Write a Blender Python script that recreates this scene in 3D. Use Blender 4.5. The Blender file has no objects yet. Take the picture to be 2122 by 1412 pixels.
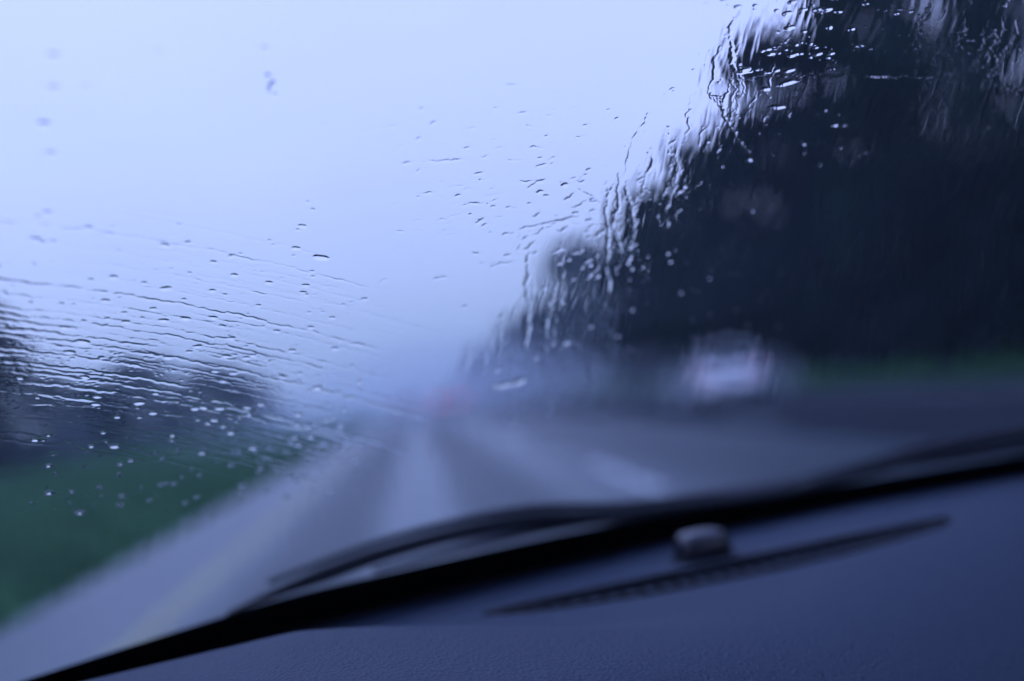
import bpy, bmesh, math, random
import numpy as np
from mathutils import Matrix, Vector

random.seed(7)
rng = np.random.default_rng(11)
scene = bpy.context.scene
COL = scene.collection
R = math.radians

# ------------------------------------------------------------------ camera
EYE = np.array([0.0, 0.0, 1.10])
FPX, CX, CY = 2063.0, 1061.0, 706.0          # the photo is 2122 x 1412, 35 mm lens
ROLL = R(7.5)
_y = np.array([860 - CX, -(830 - CY), -FPX]); _y /= np.linalg.norm(_y)   # road direction seen by the lens
_z = np.array([-math.sin(ROLL), math.cos(ROLL), 0.0])
_z[2] = -(_z[0]*_y[0] + _z[1]*_y[1]) / _y[2]
_z /= np.linalg.norm(_z)
_x = np.cross(_y, _z)
W2C = np.stack([_x, _y, _z], axis=1)          # world axes in camera axes
C2W = W2C.T
cam_data = bpy.data.cameras.new('camera')
cam = bpy.data.objects.new('camera', cam_data); COL.objects.link(cam)
cam_data.lens = 35.0; cam_data.sensor_width = 36.0
cam_data.clip_start = 0.01; cam_data.clip_end = 3000
m4 = Matrix.Identity(4)
for i in range(3):
    for j in range(3):
        m4[i][j] = C2W[i, j]
m4.translation = Vector(EYE)
cam.matrix_world = m4
cam_data.dof.use_dof = True
cam_data.dof.focus_distance = 0.40
cam_data.dof.aperture_fstop = 2.7
scene.camera = cam

# ------------------------------------------------------------------ world, sun, exposure
SUN_EL, SUN_ROT = R(62), R(-40)
world = bpy.data.worlds.new('World'); scene.world = world; world.use_nodes = True
nt = world.node_tree; nt.nodes.clear()
out = nt.nodes.new('ShaderNodeOutputWorld'); bg = nt.nodes.new('ShaderNodeBackground')
sky = nt.nodes.new('ShaderNodeTexSky'); sky.sky_type = 'NISHITA'; sky.sun_disc = False
sky.sun_elevation = SUN_EL; sky.sun_rotation = SUN_ROT
sky.dust_density = 4.0
tc = nt.nodes.new('ShaderNodeTexCoord')
sep = nt.nodes.new('ShaderNodeSeparateXYZ'); nt.links.new(tc.outputs['Generated'], sep.inputs[0])
ramp = nt.nodes.new('ShaderNodeValToRGB'); nt.links.new(sep.outputs['Z'], ramp.inputs[0])
ramp.color_ramp.elements[0].position = 0.0; ramp.color_ramp.elements[0].color = (.20, .262, .42, 1)
ramp.color_ramp.elements[1].position = 0.42; ramp.color_ramp.elements[1].color = (.39, .447, .90, 1)
_e = ramp.color_ramp.elements.new(.13); _e.color = (.305, .37, .645, 1)
_e = ramp.color_ramp.elements.new(.24); _e.color = (.36, .42, .82, 1)
_e = ramp.color_ramp.elements.new(1.0); _e.color = (.22, .36, 1.0, 1)
noise = nt.nodes.new('ShaderNodeTexNoise'); noise.inputs['Scale'].default_value = 2.2
noise.inputs['Detail'].default_value = 4
nt.links.new(tc.outputs['Generated'], noise.inputs['Vector'])
mr = nt.nodes.new('ShaderNodeMapRange'); mr.inputs[3].default_value = 17.0; mr.inputs[4].default_value = 20.5
nt.links.new(noise.outputs['Fac'], mr.inputs[0])
vm = nt.nodes.new('ShaderNodeVectorMath'); vm.operation = 'SCALE'
nt.links.new(ramp.outputs['Color'], vm.inputs[0]); nt.links.new(mr.outputs[0], vm.inputs['Scale'])
mixn = nt.nodes.new('ShaderNodeMix'); mixn.data_type = 'RGBA'; mixn.inputs[0].default_value = 0.94
nt.links.new(sky.outputs[0], mixn.inputs[6]); nt.links.new(vm.outputs[0], mixn.inputs[7])
nt.links.new(mixn.outputs[2], bg.inputs['Color']); bg.inputs['Strength'].default_value = 0.1
nt.links.new(bg.outputs[0], out.inputs['Surface'])

sun_data = bpy.data.lights.new('sun', 'SUN'); sun_data.energy = 0.5; sun_data.angle = R(40)
sun_data.color = (.62, .76, 1.0)
sun = bpy.data.objects.new('sun', sun_data); COL.objects.link(sun)
sd = Vector((math.sin(SUN_ROT)*math.cos(SUN_EL), math.cos(SUN_ROT)*math.cos(SUN_EL), math.sin(SUN_EL)))
sun.rotation_euler = sd.to_track_quat('Z', 'Y').to_euler()

scene.view_settings.view_transform = 'Standard'; scene.view_settings.look = 'None'
scene.view_settings.exposure = 0.0; scene.view_settings.gamma = 1.0
scene.view_settings.use_curve_mapping = False
scene.cycles.use_denoising = True
scene.cycles.max_bounces = 10; scene.cycles.diffuse_bounces = 3; scene.cycles.glossy_bounces = 4
scene.cycles.transmission_bounces = 10; scene.cycles.transparent_max_bounces = 16
scene.cycles.volume_bounces = 1
scene.cycles.sample_clamp_indirect = 6.0

# ------------------------------------------------------------------ helpers
def ray(px, py):
    d = np.stack([np.asarray(px, float) - CX, -(np.asarray(py, float) - CY), -FPX*np.ones_like(np.asarray(px, float))], -1)
    d = d @ W2C            # row vector times W2C == C2W @ d
    return d / np.linalg.norm(d, axis=-1, keepdims=True)

def project(p):
    c = (p - EYE) @ C2W
    return CX + FPX*c[..., 0]/(-c[..., 2]), CY - FPX*c[..., 1]/(-c[..., 2])

def at_dist(px, py, dist):
    """the point where the sight line meets the upright plane dist metres down the road"""
    d = ray(px, py); return EYE + d*(dist/d[1])

def at_ground(px, py, z=0.0):
    d = ray(px, py); return EYE + d*((z-EYE[2])/d[2])

def tag(o, label=None, cat=None, group=None, kind=None):
    if label: o['label'] = label
    if cat: o['category'] = cat
    if group: o['group'] = group
    if kind: o['kind'] = kind
    return o

def empty(name, loc=(0, 0, 0), rz=0):
    o = bpy.data.objects.new(name, None); COL.objects.link(o)
    o.location = loc; o.rotation_euler = (0, 0, rz); o.empty_display_size = .2
    return o

def mesh_obj(name, verts, faces, m, parent=None, smooth=False):
    me = bpy.data.meshes.new(name); me.from_pydata([tuple(v) for v in verts], [], faces); me.update()
    if m: me.materials.append(m)
    if smooth: me.polygons.foreach_set('use_smooth', [True]*len(me.polygons))
    o = bpy.data.objects.new(name, me); COL.objects.link(o)
    if parent: o.parent = parent
    return o

def grid_mesh(name, P, m, parent=None, flip=False):
    """P: (rows, cols, 3) array -> smooth quad sheet, fast"""
    r, c = P.shape[:2]
    idx = np.arange(r*c).reshape(r, c)
    a, b, cc, d = idx[:-1, :-1], idx[:-1, 1:], idx[1:, 1:], idx[1:, :-1]
    q = np.stack([a, d, cc, b] if flip else [a, b, cc, d], -1).reshape(-1, 4)
    return quads(name, P.reshape(-1, 3), q, m, parent)

def quads(name, V, q, m, parent=None):
    me = bpy.data.meshes.new(name)
    me.vertices.add(len(V)); me.vertices.foreach_set('co', np.ascontiguousarray(V, np.float32).ravel())
    n = len(q); me.loops.add(n*4); me.loops.foreach_set('vertex_index', np.ascontiguousarray(q, np.int32).ravel())
    me.polygons.add(n); me.polygons.foreach_set('loop_start', np.arange(0, n*4, 4, dtype=np.int32))
    me.polygons.foreach_set('use_smooth', np.ones(n, bool))
    me.update(calc_edges=True)
    if m: me.materials.append(m)
    o = bpy.data.objects.new(name, me); COL.objects.link(o)
    if parent: o.parent = parent
    return o

def bm_obj(name, bm, m, parent=None, smooth=True):
    me = bpy.data.meshes.new(name); bmesh.ops.recalc_face_normals(bm, faces=bm.faces); bm.to_mesh(me); bm.free()
    if m: me.materials.append(m)
    if smooth: me.polygons.foreach_set('use_smooth', [True]*len(me.polygons))
    o = bpy.data.objects.new(name, me); COL.objects.link(o)
    if parent: o.parent = parent
    return o

def sweep(pts, section, closed_ends=True):
    """bmesh of a section (list of (side, up)) swept along points; section may be a function of i"""
    bm = bmesh.new(); rings = []
    n = len(pts)
    for i, p in enumerate(pts):
        a = pts[max(i-1, 0)]; b = pts[min(i+1, n-1)]
        t = (Vector(b)-Vector(a)).normalized()
        side = t.cross(Vector((0, 0, 1))).normalized(); up = side.cross(t).normalized()
        sec = section(i/(n-1)) if callable(section) else section
        rings.append([bm.verts.new(Vector(p)+side*s+up*u) for s, u in sec])
    k = len(rings[0])
    for i in range(n-1):
        for j in range(k):
            bm.faces.new((rings[i][j], rings[i][(j+1) % k], rings[i+1][(j+1) % k], rings[i+1][j]))
    if closed_ends:
        bm.faces.new(rings[0][::-1]); bm.faces.new(rings[-1])
    return bm

def circ(r, n=10, sx=1.0, sy=1.0):
    return [(r*sx*math.cos(2*math.pi*i/n), r*sy*math.sin(2*math.pi*i/n)) for i in range(n)]

# ------------------------------------------------------------------ materials
def mat(name, col, rough=.6, metal=0.0, spec=.5, var=0.0, scale=8.0, bump=0.0, bump_scale=40.0, detail=4, emit=None, emit_s=0.0, coat=0.0):
    m = bpy.data.materials.new(name); m.use_nodes = True
    n = m.node_tree; b = n.nodes['Principled BSDF']
    b.inputs['Base Color'].default_value = (*col, 1); b.inputs['Roughness'].default_value = rough
    b.inputs['Metallic'].default_value = metal; b.inputs['Specular IOR Level'].default_value = spec
    b.inputs['Coat Weight'].default_value = coat
    if emit: b.inputs['Emission Color'].default_value = (*emit, 1); b.inputs['Emission Strength'].default_value = emit_s
    t = n.nodes.new('ShaderNodeTexCoord')
    if var:
        ns = n.nodes.new('ShaderNodeTexNoise'); ns.inputs['Scale'].default_value = scale; ns.inputs['Detail'].default_value = detail
        n.links.new(t.outputs['Object'], ns.inputs['Vector'])
        r = n.nodes.new('ShaderNodeValToRGB'); n.links.new(ns.outputs['Fac'], r.inputs[0])
        r.color_ramp.elements[0].position = .3; r.color_ramp.elements[1].position = .7
        r.color_ramp.elements[0].color = (*[c*(1-var) for c in col], 1)
        r.color_ramp.elements[1].color = (*[min(1, c*(1+var)) for c in col], 1)
        n.links.new(r.outputs[0], b.inputs['Base Color'])
    if bump:
        ns2 = n.nodes.new('ShaderNodeTexNoise'); ns2.inputs['Scale'].default_value = bump_scale; ns2.inputs['Detail'].default_value = 3
        n.links.new(t.outputs['Object'], ns2.inputs['Vector'])
        bp = n.nodes.new('ShaderNodeBump'); bp.inputs['Strength'].default_value = bump; bp.inputs['Distance'].default_value = .01
        n.links.new(ns2.outputs['Fac'], bp.inputs['Height']); n.links.new(bp.outputs[0], b.inputs['Normal'])
    return m

def dash_material():
    m = mat('grained_vinyl', (.062, .078, .118), rough=.6, spec=.22)
    n = m.node_tree; b = n.nodes['Principled BSDF']
    t = n.nodes.new('ShaderNodeTexCoord')
    v = n.nodes.new('ShaderNodeTexVoronoi'); v.feature = 'SMOOTH_F1'; v.inputs['Scale'].default_value = 620
    w = n.nodes.new('ShaderNodeTexNoise'); w.inputs['Scale'].default_value = 300; w.inputs['Detail'].default_value = 3
    n.links.new(t.outputs['Object'], v.inputs['Vector']); n.links.new(t.outputs['Object'], w.inputs['Vector'])
    a = n.nodes.new('ShaderNodeMath'); a.operation = 'ADD'
    n.links.new(v.outputs['Distance'], a.inputs[0]); n.links.new(w.outputs['Fac'], a.inputs[1])
    bp = n.nodes.new('ShaderNodeBump'); bp.inputs['Strength'].default_value = .8; bp.inputs['Distance'].default_value = .0012
    n.links.new(a.outputs[0], bp.inputs['Height']); n.links.new(bp.outputs[0], b.inputs['Normal'])
    # specks of dust lying on the vinyl
    d = n.nodes.new('ShaderNodeTexVoronoi'); d.inputs['Scale'].default_value = 55
    n.links.new(t.outputs['Object'], d.inputs['Vector'])
    r = n.nodes.new('ShaderNodeMapRange'); r.inputs[1].default_value = .018; r.inputs[2].default_value = .03
    r.inputs[3].default_value = .5; r.inputs[4].default_value = 0
    n.links.new(d.outputs['Distance'], r.inputs[0])
    mx = n.nodes.new('ShaderNodeMix'); mx.data_type = 'RGBA'
    mx.inputs[6].default_value = (.062, .078, .118, 1); mx.inputs[7].default_value = (.3, .3, .3, 1)
    n.links.new(r.outputs[0], mx.inputs[0]); n.links.new(mx.outputs[2], b.inputs['Base Color'])
    return m

def thin_glass(name):
    m = bpy.data.materials.new(name); m.use_nodes = True; n = m.node_tree; n.nodes.clear()
    o = n.nodes.new('ShaderNodeOutputMaterial'); mx = n.nodes.new('ShaderNodeMixShader')
    t = n.nodes.new('ShaderNodeBsdfTransparent'); t.inputs[0].default_value = (.93, .97, .96, 1)
    g = n.nodes.new('ShaderNodeBsdfGlossy'); g.inputs['Roughness'].default_value = .02
    f = n.nodes.new('ShaderNodeFresnel'); f.inputs[0].default_value = 1.15
    n.links.new(f.outputs[0], mx.inputs[0]); n.links.new(t.outputs[0], mx.inputs[1]); n.links.new(g.outputs[0], mx.inputs[2])
    n.links.new(mx.outputs[0], o.inputs['Surface'])
    return m

def water_material():
    m = bpy.data.materials.new('rain_water'); m.use_nodes = True; n = m.node_tree; n.nodes.clear()
    o = n.nodes.new('ShaderNodeOutputMaterial')
    g = n.nodes.new('ShaderNodeBsdfGlass'); g.inputs['IOR'].default_value = 1.333; g.inputs['Roughness'].default_value = 0.0
    g.inputs['Color'].default_value = (.98, .99, 1, 1)
    n.links.new(g.outputs[0], o.inputs['Surface'])
    return m

M_dash = dash_material()
M_black = mat('black_ceramic', (.006, .006, .008), rough=.7, spec=.2)
M_rubber = mat('black_rubber', (.012, .012, .015), rough=.6, spec=.3)
M_plastic = mat('dark_plastic', (.02, .021, .028), rough=.5, spec=.4)
M_slat = mat('vent_plastic', (.006, .007, .010), rough=.7, spec=.15)
M_sensor = mat('sensor_lens', (.035, .035, .05), rough=.22, spec=.6)
M_lining = mat('grey_headlining', (.35, .35, .36), rough=.95, var=.1, scale=60)
M_glass = thin_glass('windscreen_glass')
M_water = water_material()

# ------------------------------------------------------------------ terrain
def grass_material():
    m = mat('wet_grass', (.024, .076, .027), rough=.95, spec=.04, var=.55, scale=.9, detail=8)
    return m
M_grass = grass_material()
M_blade = mat('grass_blades', (.018, .06, .02), rough=.9, spec=.05, var=.3, scale=3)

def road_material():
    m = bpy.data.materials.new('wet_asphalt'); m.use_nodes = True; n = m.node_tree
    b = n.nodes['Principled BSDF']; t = n.nodes.new('ShaderNodeTexCoord')
    s = n.nodes.new('ShaderNodeSeparateXYZ'); n.links.new(t.outputs['Object'], s.inputs[0])
    # wheel tracks, and wet strips with sky sheen painted pale, run along the road: a ramp over the crosswise coordinate, edges broken by noise
    ns = n.nodes.new('ShaderNodeTexNoise'); ns.inputs['Scale'].default_value = .35; ns.inputs['Detail'].default_value = 6
    n.links.new(t.outputs['Object'], ns.inputs['Vector'])
    ad = n.nodes.new('ShaderNodeMath'); ad.operation = 'MULTIPLY_ADD'; ad.inputs[1].default_value = .35
    n.links.new(ns.outputs['Fac'], ad.inputs[0]); n.links.new(s.outputs['X'], ad.inputs[2])
    mr = n.nodes.new('ShaderNodeMapRange'); mr.inputs[1].default_value = -3.0; mr.inputs[2].default_value = 10.0
    n.links.new(ad.outputs[0], mr.inputs[0])
    r = n.nodes.new('ShaderNodeValToRGB'); n.links.new(mr.outputs[0], r.inputs[0])
    def u(x): return (x+3.0+.175)/13.0
    stops = [(-2.9, .9), (-1.55, .85), (-1.2, .18), (-.62, .15), (-.32, .95), (.12, 1.0), (.42, .2), (1.05, .12), (1.5, .8), (2.2, .5), (2.9, .12), (3.5, .05), (4.0, .2), (4.5, .12), (5.1, .05), (9.8, .05)]
    el = r.color_ramp.elements
    el[0].position = u(stops[0][0]); el[0].color = (stops[0][1],)*3+(1,)
    el[1].position = u(stops[-1][0]); el[1].color = (stops[-1][1],)*3+(1,)
    for x, v in stops[1:-1]:
        e = el.new(u(x)); e.color = (v, v, v, 1)
    c = n.nodes.new('ShaderNodeValToRGB'); n.links.new(r.outputs[0], c.inputs[0])
    c.color_ramp.elements[0].color = (.016, .028, .036, 1); c.color_ramp.elements[1].color = (.070, .098, .118, 1)
    n.links.new(c.outputs[0], b.inputs['Base Color'])
    rr = n.nodes.new('ShaderNodeMapRange'); rr.inputs[3].default_value = .52; rr.inputs[4].default_value = .30; b.inputs['Specular IOR Level'].default_value = .33
    n.links.new(r.outputs[0], rr.inputs[0]); n.links.new(rr.outputs[0], b.inputs['Roughness'])
    n2 = n.nodes.new('ShaderNodeTexNoise'); n2.inputs['Scale'].default_value = 60; n2.inputs['Detail'].default_value = 2
    n.links.new(t.outputs['Object'], n2.inputs['Vector'])
    bp = n.nodes.new('ShaderNodeBump'); bp.inputs['Strength'].default_value = .35; bp.inputs['Distance'].default_value = .01
    n.links.new(n2.outputs['Fac'], bp.inputs['Height']); n.links.new(bp.outputs[0], b.inputs['Normal'])
    return m

def ground_z(x, y):
    z = np.full(np.shape(x), -.04)
    e = np.clip((x-12.3)/8, 0, 1); z = z + 2.0*e*e*(3-2*e)
    e2 = np.clip((-x-9)/22, 0, 1); z = z + .5*e2*e2*(3-2*e2)
    z = z + .06*np.sin(x*.7+1)*np.sin(y*.31)*(np.clip((np.abs(x-3.5)-8)/6, 0, 1))
    return z

xs = np.concatenate([np.linspace(-260, -40, 30), np.linspace(-38, -3, 40), np.linspace(-2.6, 10, 14), np.linspace(10.4, 40, 50), np.linspace(42, 260, 30)])
ys = np.concatenate([np.linspace(-8, 80, 90), np.linspace(83, 520, 90)])
GXX, GYY = np.meshgrid(xs, ys)
g = grid_mesh('grassland', np.stack([GXX, GYY, ground_z(GXX, GYY)], -1), M_grass)
tag(g, kind='structure')
ys2 = np.linspace(-7.5, 515, 260)
xr = np.linspace(-2.76, 5.0, 14)
RX, RY = np.meshgrid(xr, ys2)
tag(grid_mesh('road', np.stack([RX, RY, 0*RX], -1), road_material()), kind='structure')

M_slip = mat('tree_shaded_asphalt', (.017, .021, .028), rough=.9, spec=.12, var=.25, scale=1.5, bump=.4, bump_scale=50)  # asphalt colour darkened to carry the shade of the trees
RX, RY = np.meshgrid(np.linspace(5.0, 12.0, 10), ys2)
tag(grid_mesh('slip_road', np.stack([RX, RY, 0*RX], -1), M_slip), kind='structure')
M_yellow = mat('worn_yellow_paint', (.25, .24, .13), rough=.5, var=.25, scale=4)
M_white = mat('white_road_paint', (.45, .46, .46), rough=.4, var=.15, scale=6)
M_edge = mat('worn_white_paint', (.40, .40, .40), rough=.5, var=.3, scale=3)
def strip(name, x, w, y0, y1, m):
    P = np.array([[[x-w/2, y, .004], [x+w/2, y, .004]] for y in np.linspace(y0, y1, max(2, int((y1-y0)/6)+2))])
    return grid_mesh(name, P, m)
tag(strip('edge_line', -1.66, .14, -7, 500, M_yellow), kind='structure')
tag(strip('shoulder_line', 9.3, .12, -7, 500, M_edge), kind='structure')
for k in range(12):
    tag(strip('lane_dash', 2.12, .16, 8.9+12*k, 12.6+12*k, M_white), kind='structure')
for k in range(10):
    tag(strip('lane_dash', 5.75, .12, 3.5+12*k, 6.5+12*k, M_edge), kind='structure')

# grass tufts on the left verge and on the bank
V, F = [], []
for side in range(2):
    for k in range(5200 if side == 0 else 3800):
        y = 2.0 + 70*random.random()**1.8
        x = -2.85 - random.random()**1.3*12 if side == 0 else 12.2 + random.random()*7
        z = float(ground_z(np.array(x), np.array(y)))
        h = random.uniform(.05, .17)
        for q in range(3):
            a = random.uniform(0, math.tau); w = .012; l = random.uniform(.02, .08)
            n0 = len(V)
            V += [(x-w*math.sin(a), y+w*math.cos(a), z), (x+w*math.sin(a), y-w*math.cos(a), z), (x+l*math.cos(a), y+l*math.sin(a), z+h)]
            F.append((n0, n0+1, n0+2))
tag(mesh_obj('grass', V, F, M_blade), kind='stuff')

# ------------------------------------------------------------------ trees
M_leaf = [mat('dark_leaves', (.006, .015, .016), rough=.9, spec=.08, var=.45, scale=.7),
          mat('green_leaves', (.007, .026, .018), rough=.9, spec=.08, var=.4, scale=.6),
          mat('haze_pale_leaves', (.12, .145, .16), rough=.9, spec=.08, var=.35, scale=.5)]  # mist over the distant foliage is painted into this pale leaf colour
M_bark = mat('wet_bark', (.03, .026, .022), rough=.8, var=.4, scale=5, bump=.6, bump_scale=12)

def crown_mesh(name, m, seed, conifer=False, dens=1.0):
    """unit crown: height 1, radius 0.5; many leaf sprays in clumps"""
    r = np.random.default_rng(seed)
    cl = []
    nc = 95
    for _ in range(nc):
        t = r.random()
        z = .08 + .90*t
        if conifer: rad = .46*(1-z)**.75 + .03
        else: rad = .5*math.sqrt(max(.02, 1-((z-.45)/.56)**2))
        a = r.random()*math.tau; q = math.sqrt(r.random())*.92 + .1*r.random()
        cl.append((rad*q*math.cos(a), rad*q*math.sin(a), z, (.085 if conifer else .105)*(.6+.8*r.random())))
    n = int(52*dens)
    Vs, Q = [], []
    for (x, y, z, s) in cl:
        d = r.normal(size=(n, 3)); d /= np.linalg.norm(d, axis=1, keepdims=True)
        c = np.array([x, y, z]) + d*s*(r.random((n, 1))**.4)*np.array([1, 1, .62])
        u = r.normal(size=(n, 3)); u /= np.linalg.norm(u, axis=1, keepdims=True)
        w = np.cross(u, r.normal(size=(n, 3))); w /= np.linalg.norm(w, axis=1, keepdims=True)
        e = .012+.016*r.random((n, 1))
        base = len(Vs)*4 if False else sum(len(v) for v in Vs)
        q4 = np.stack([c-u*e*1.5, c+w*e*.7, c+u*e*1.5, c-w*e*.7], 1).reshape(-1, 3)
        Vs.append(q4); Q.append(base+np.arange(n*4).reshape(n, 4))
    o = quads(name, np.concatenate(Vs), np.concatenate(Q), m)
    me = o.data; bpy.data.objects.remove(o); return me

def trunk_mesh(seed):
    r = random.Random(seed)
    bm = bmesh.new()
    def limb(a, b, r0, r1, k=4):
        pts = [Vector(a).lerp(Vector(b), i/k)+Vector((r.uniform(-.01, .01), r.uniform(-.01, .01), 0)) for i in range(k+1)]
        s = sweep(pts, lambda t: circ(r0+(r1-r0)*t, 7))
        me = bpy.data.meshes.new('t'); s.to_mesh(me); s.free(); bm.from_mesh(me); bpy.data.meshes.remove(me)
    limb((0, 0, -.02), (.01, .01, .85), .024, .005, 8)
    for k in range(9):
        z = .14+.08*k; a = k*2.4+r.random(); l = .34*(1-.6*z)
        limb((0, 0, z), (l*math.cos(a), l*math.sin(a), z+.13), .010, .002)
    me = bpy.data.meshes.new('trunk'); bm.to_mesh(me); bm.free(); me.materials.append(M_bark)
    me.polygons.foreach_set('use_smooth', [True]*len(me.polygons))
    return me

CROWNS = {'conifer': [crown_mesh('crown', M_leaf[0], 3, True, 1.5), crown_mesh('crown', M_leaf[1], 4, True, 1.4)],
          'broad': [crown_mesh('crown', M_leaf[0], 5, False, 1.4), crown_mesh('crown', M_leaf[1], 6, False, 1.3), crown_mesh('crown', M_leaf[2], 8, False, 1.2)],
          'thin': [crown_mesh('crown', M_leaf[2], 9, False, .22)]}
TRUNKS = [trunk_mesh(1), trunk_mesh(2)]

def tree(name, x, y, top, width, kind, var, label, group, rz=None):
    z0 = float(ground_z(np.array(x), np.array(y)))
    h = top - z0
    t = empty(name, (x, y, z0), random.random()*6 if rz is None else rz)
    tag(t, label, 'tree', group)
    tr = bpy.data.objects.new('trunk', TRUNKS[var % 2]); COL.objects.link(tr); tr.parent = t
    tr.scale = (max(4.0, width*.8), max(4.0, width*.8), h)
    cr = bpy.data.objects.new('crown', CROWNS[kind][var % len(CROWNS[kind])]); COL.objects.link(cr); cr.parent = t
    cr.scale = (width, width, h*1.0)
    return t

def tree_px(name, px, topy, dist, width, kind, var, label, group):
    p = at_dist(px, topy, dist)
    return tree(name, p[0], dist, p[2], width, kind, var, label, group)

GR = 'trees along the right of the road'; GL = 'trees beyond the left verge'
right = [
 ('conifer_tree', 1765, -900, 33, 10.0, 'conifer', 1, 'tall dark green conifer filling the top of the view behind the rain streaks'),
 ('broadleaf_tree', 1580, 70, 42, 7.0, 'broad', 0, 'dark rounded tree at the left foot of the tall conifer'),
 ('broadleaf_tree', 1440, 300, 50, 7.5, 'broad', 1, 'green tree whose top shows above the white car to its left'),
 ('broadleaf_tree', 1335, 395, 60, 7.0, 'broad', 0, 'dark round tree halfway along the right-hand row'),
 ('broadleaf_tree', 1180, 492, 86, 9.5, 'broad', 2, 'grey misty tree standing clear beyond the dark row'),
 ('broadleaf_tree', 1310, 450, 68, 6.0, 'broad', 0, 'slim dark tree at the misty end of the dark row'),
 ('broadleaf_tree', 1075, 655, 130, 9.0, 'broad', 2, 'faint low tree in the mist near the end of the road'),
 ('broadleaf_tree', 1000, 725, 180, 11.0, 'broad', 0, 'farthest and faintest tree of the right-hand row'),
 ('broadleaf_tree', 1960, 345, 30, 6.5, 'broad', 0, 'dark bushy tree right of the tall conifer, under the pale gap'),
 ('broadleaf_tree', 2300, 120, 26, 7.0, 'broad', 1, 'dark tree cut by the right edge of the view'),
 ('bare_tree', 2010, -40, 62, 13.0, 'thin', 0, 'thin half-bare tree with grey sky showing through at top right'),
 ('broadleaf_tree', 1690, 60, 38, 8.0, 'broad', 0, 'low dense tree directly above the white car'),
 ('broadleaf_tree', 1810, 110, 36, 5.0, 'broad', 0, 'low dense tree between the white car and the bushy tree'),
 ('broadleaf_tree', 2080, 420, 31, 8.0, 'broad', 1, 'low spreading tree above the grassy bank at far right'),
 ('broadleaf_tree', 1545, 250, 45, 8.0, 'broad', 0, 'dark tree rising just left of the white car roof'),
 ('broadleaf_tree', 1400, 500, 62, 9.0, 'broad', 0, 'dark low tree filling the gap under the round tree'),
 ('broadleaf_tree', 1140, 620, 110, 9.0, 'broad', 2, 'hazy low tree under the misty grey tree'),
]
for (nm, px, ty, d, w, k, v, lab) in right:
    tree_px(nm, px, ty, d, w, k, v, lab, GR)
for (x, y, top, w, v, lab) in [(16.5, -1.5, 12.5, 9.0, 0, 'unseen dark tree added for shade, level with the car on its right side'), (17.0, 8.0, 13.5, 9.5, 1, 'unseen green tree added for shade, just ahead of the car on its right side'), (18.5, 16.5, 12.0, 9.0, 0, 'unseen dark tree added for shade, before the spreading tree at the right edge')]:  # out of view, added to shade the dashboard corner and slip road
    tree('broadleaf_tree', x, y, top, w, 'broad', v, lab, GR)
left = [
 ('broadleaf_tree', -15, 645, 55, 5.6, 'broad', 2, 'nearest tree at the left edge, pale with haze, behind the wiper streaks'),
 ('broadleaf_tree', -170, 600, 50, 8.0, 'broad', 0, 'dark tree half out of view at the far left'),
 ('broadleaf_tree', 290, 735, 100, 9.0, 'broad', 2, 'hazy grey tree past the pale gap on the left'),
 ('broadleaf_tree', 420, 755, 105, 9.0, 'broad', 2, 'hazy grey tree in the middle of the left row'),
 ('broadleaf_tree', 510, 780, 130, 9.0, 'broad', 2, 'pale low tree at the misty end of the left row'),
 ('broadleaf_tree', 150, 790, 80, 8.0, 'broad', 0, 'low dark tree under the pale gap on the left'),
]
for (nm, px, ty, d, w, k, v, lab) in left:
    tree_px(nm, px, ty, d, w, k, v, lab, GL)

# hedge along the left field and undergrowth on the right bank, nobody could count their bushes
def thicket(name, xa, ya, xb, yb, h, w, n, m):
    r = np.random.default_rng(n)
    t = r.random(n); off = r.normal(size=n)*w*.35
    x = xa+(xb-xa)*t + off; y = ya+(yb-ya)*t + r.normal(size=n)
    hh = h*(.7+.3*np.sin(t*37)+.25*np.sin(t*91+1))
    z = ground_z(x, y) + hh*r.random(n)**.8
    c = np.stack([x, y, z], -1)
    u = r.normal(size=(n, 3)); u /= np.linalg.norm(u, axis=1, keepdims=True)
    v = np.cross(u, r.normal(size=(n, 3))); v /= np.linalg.norm(v, axis=1, keepdims=True)
    e = .16+.18*r.random((n, 1))
    q4 = np.stack([c-u*e*1.4, c+v*e*.8, c+u*e*1.4, c-v*e*.8], 1).reshape(-1, 3)
    return tag(quads(name, q4, np.arange(n*4).reshape(n, 4), m), kind='stuff')
thicket('undergrowth', 16.0, 10, 17.0, 72, 2.8, 3.0, 15000, M_leaf[0])
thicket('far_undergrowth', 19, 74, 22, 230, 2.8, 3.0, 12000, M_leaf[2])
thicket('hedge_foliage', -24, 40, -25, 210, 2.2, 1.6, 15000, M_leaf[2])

# ------------------------------------------------------------------ cars ahead
M_paint_w = mat('pearl_white_paint', (.8, .8, .82), rough=.3, coat=.6)
M_paint_g = mat('silver_paint', (.42, .43, .46), rough=.35, metal=.3, coat=.5)
M_paint_d = mat('grey_paint', (.25, .26, .29), rough=.35, coat=.5)
M_car_glass = mat('tinted_glass', (.015, .017, .02), rough=.08, spec=.6)
M_tyre = mat('tyre_rubber', (.015, .015, .016), rough=.85)
M_rim = mat('alloy_rim', (.4, .4, .42), rough=.35, metal=.8)
M_red = mat('lit_tail_lamp', (.35, .01, .01), rough=.3, emit=(1.0, .05, .04), emit_s=4.5)
M_red_dim = mat('dim_tail_lamp', (.35, .01, .01), rough=.3, emit=(1.0, .06, .05), emit_s=1.6)
M_amber = mat('clear_lamp', (.6, .6, .62), rough=.15)
M_plate = mat('number_plate', (.6, .6, .55), rough=.4)

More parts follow.
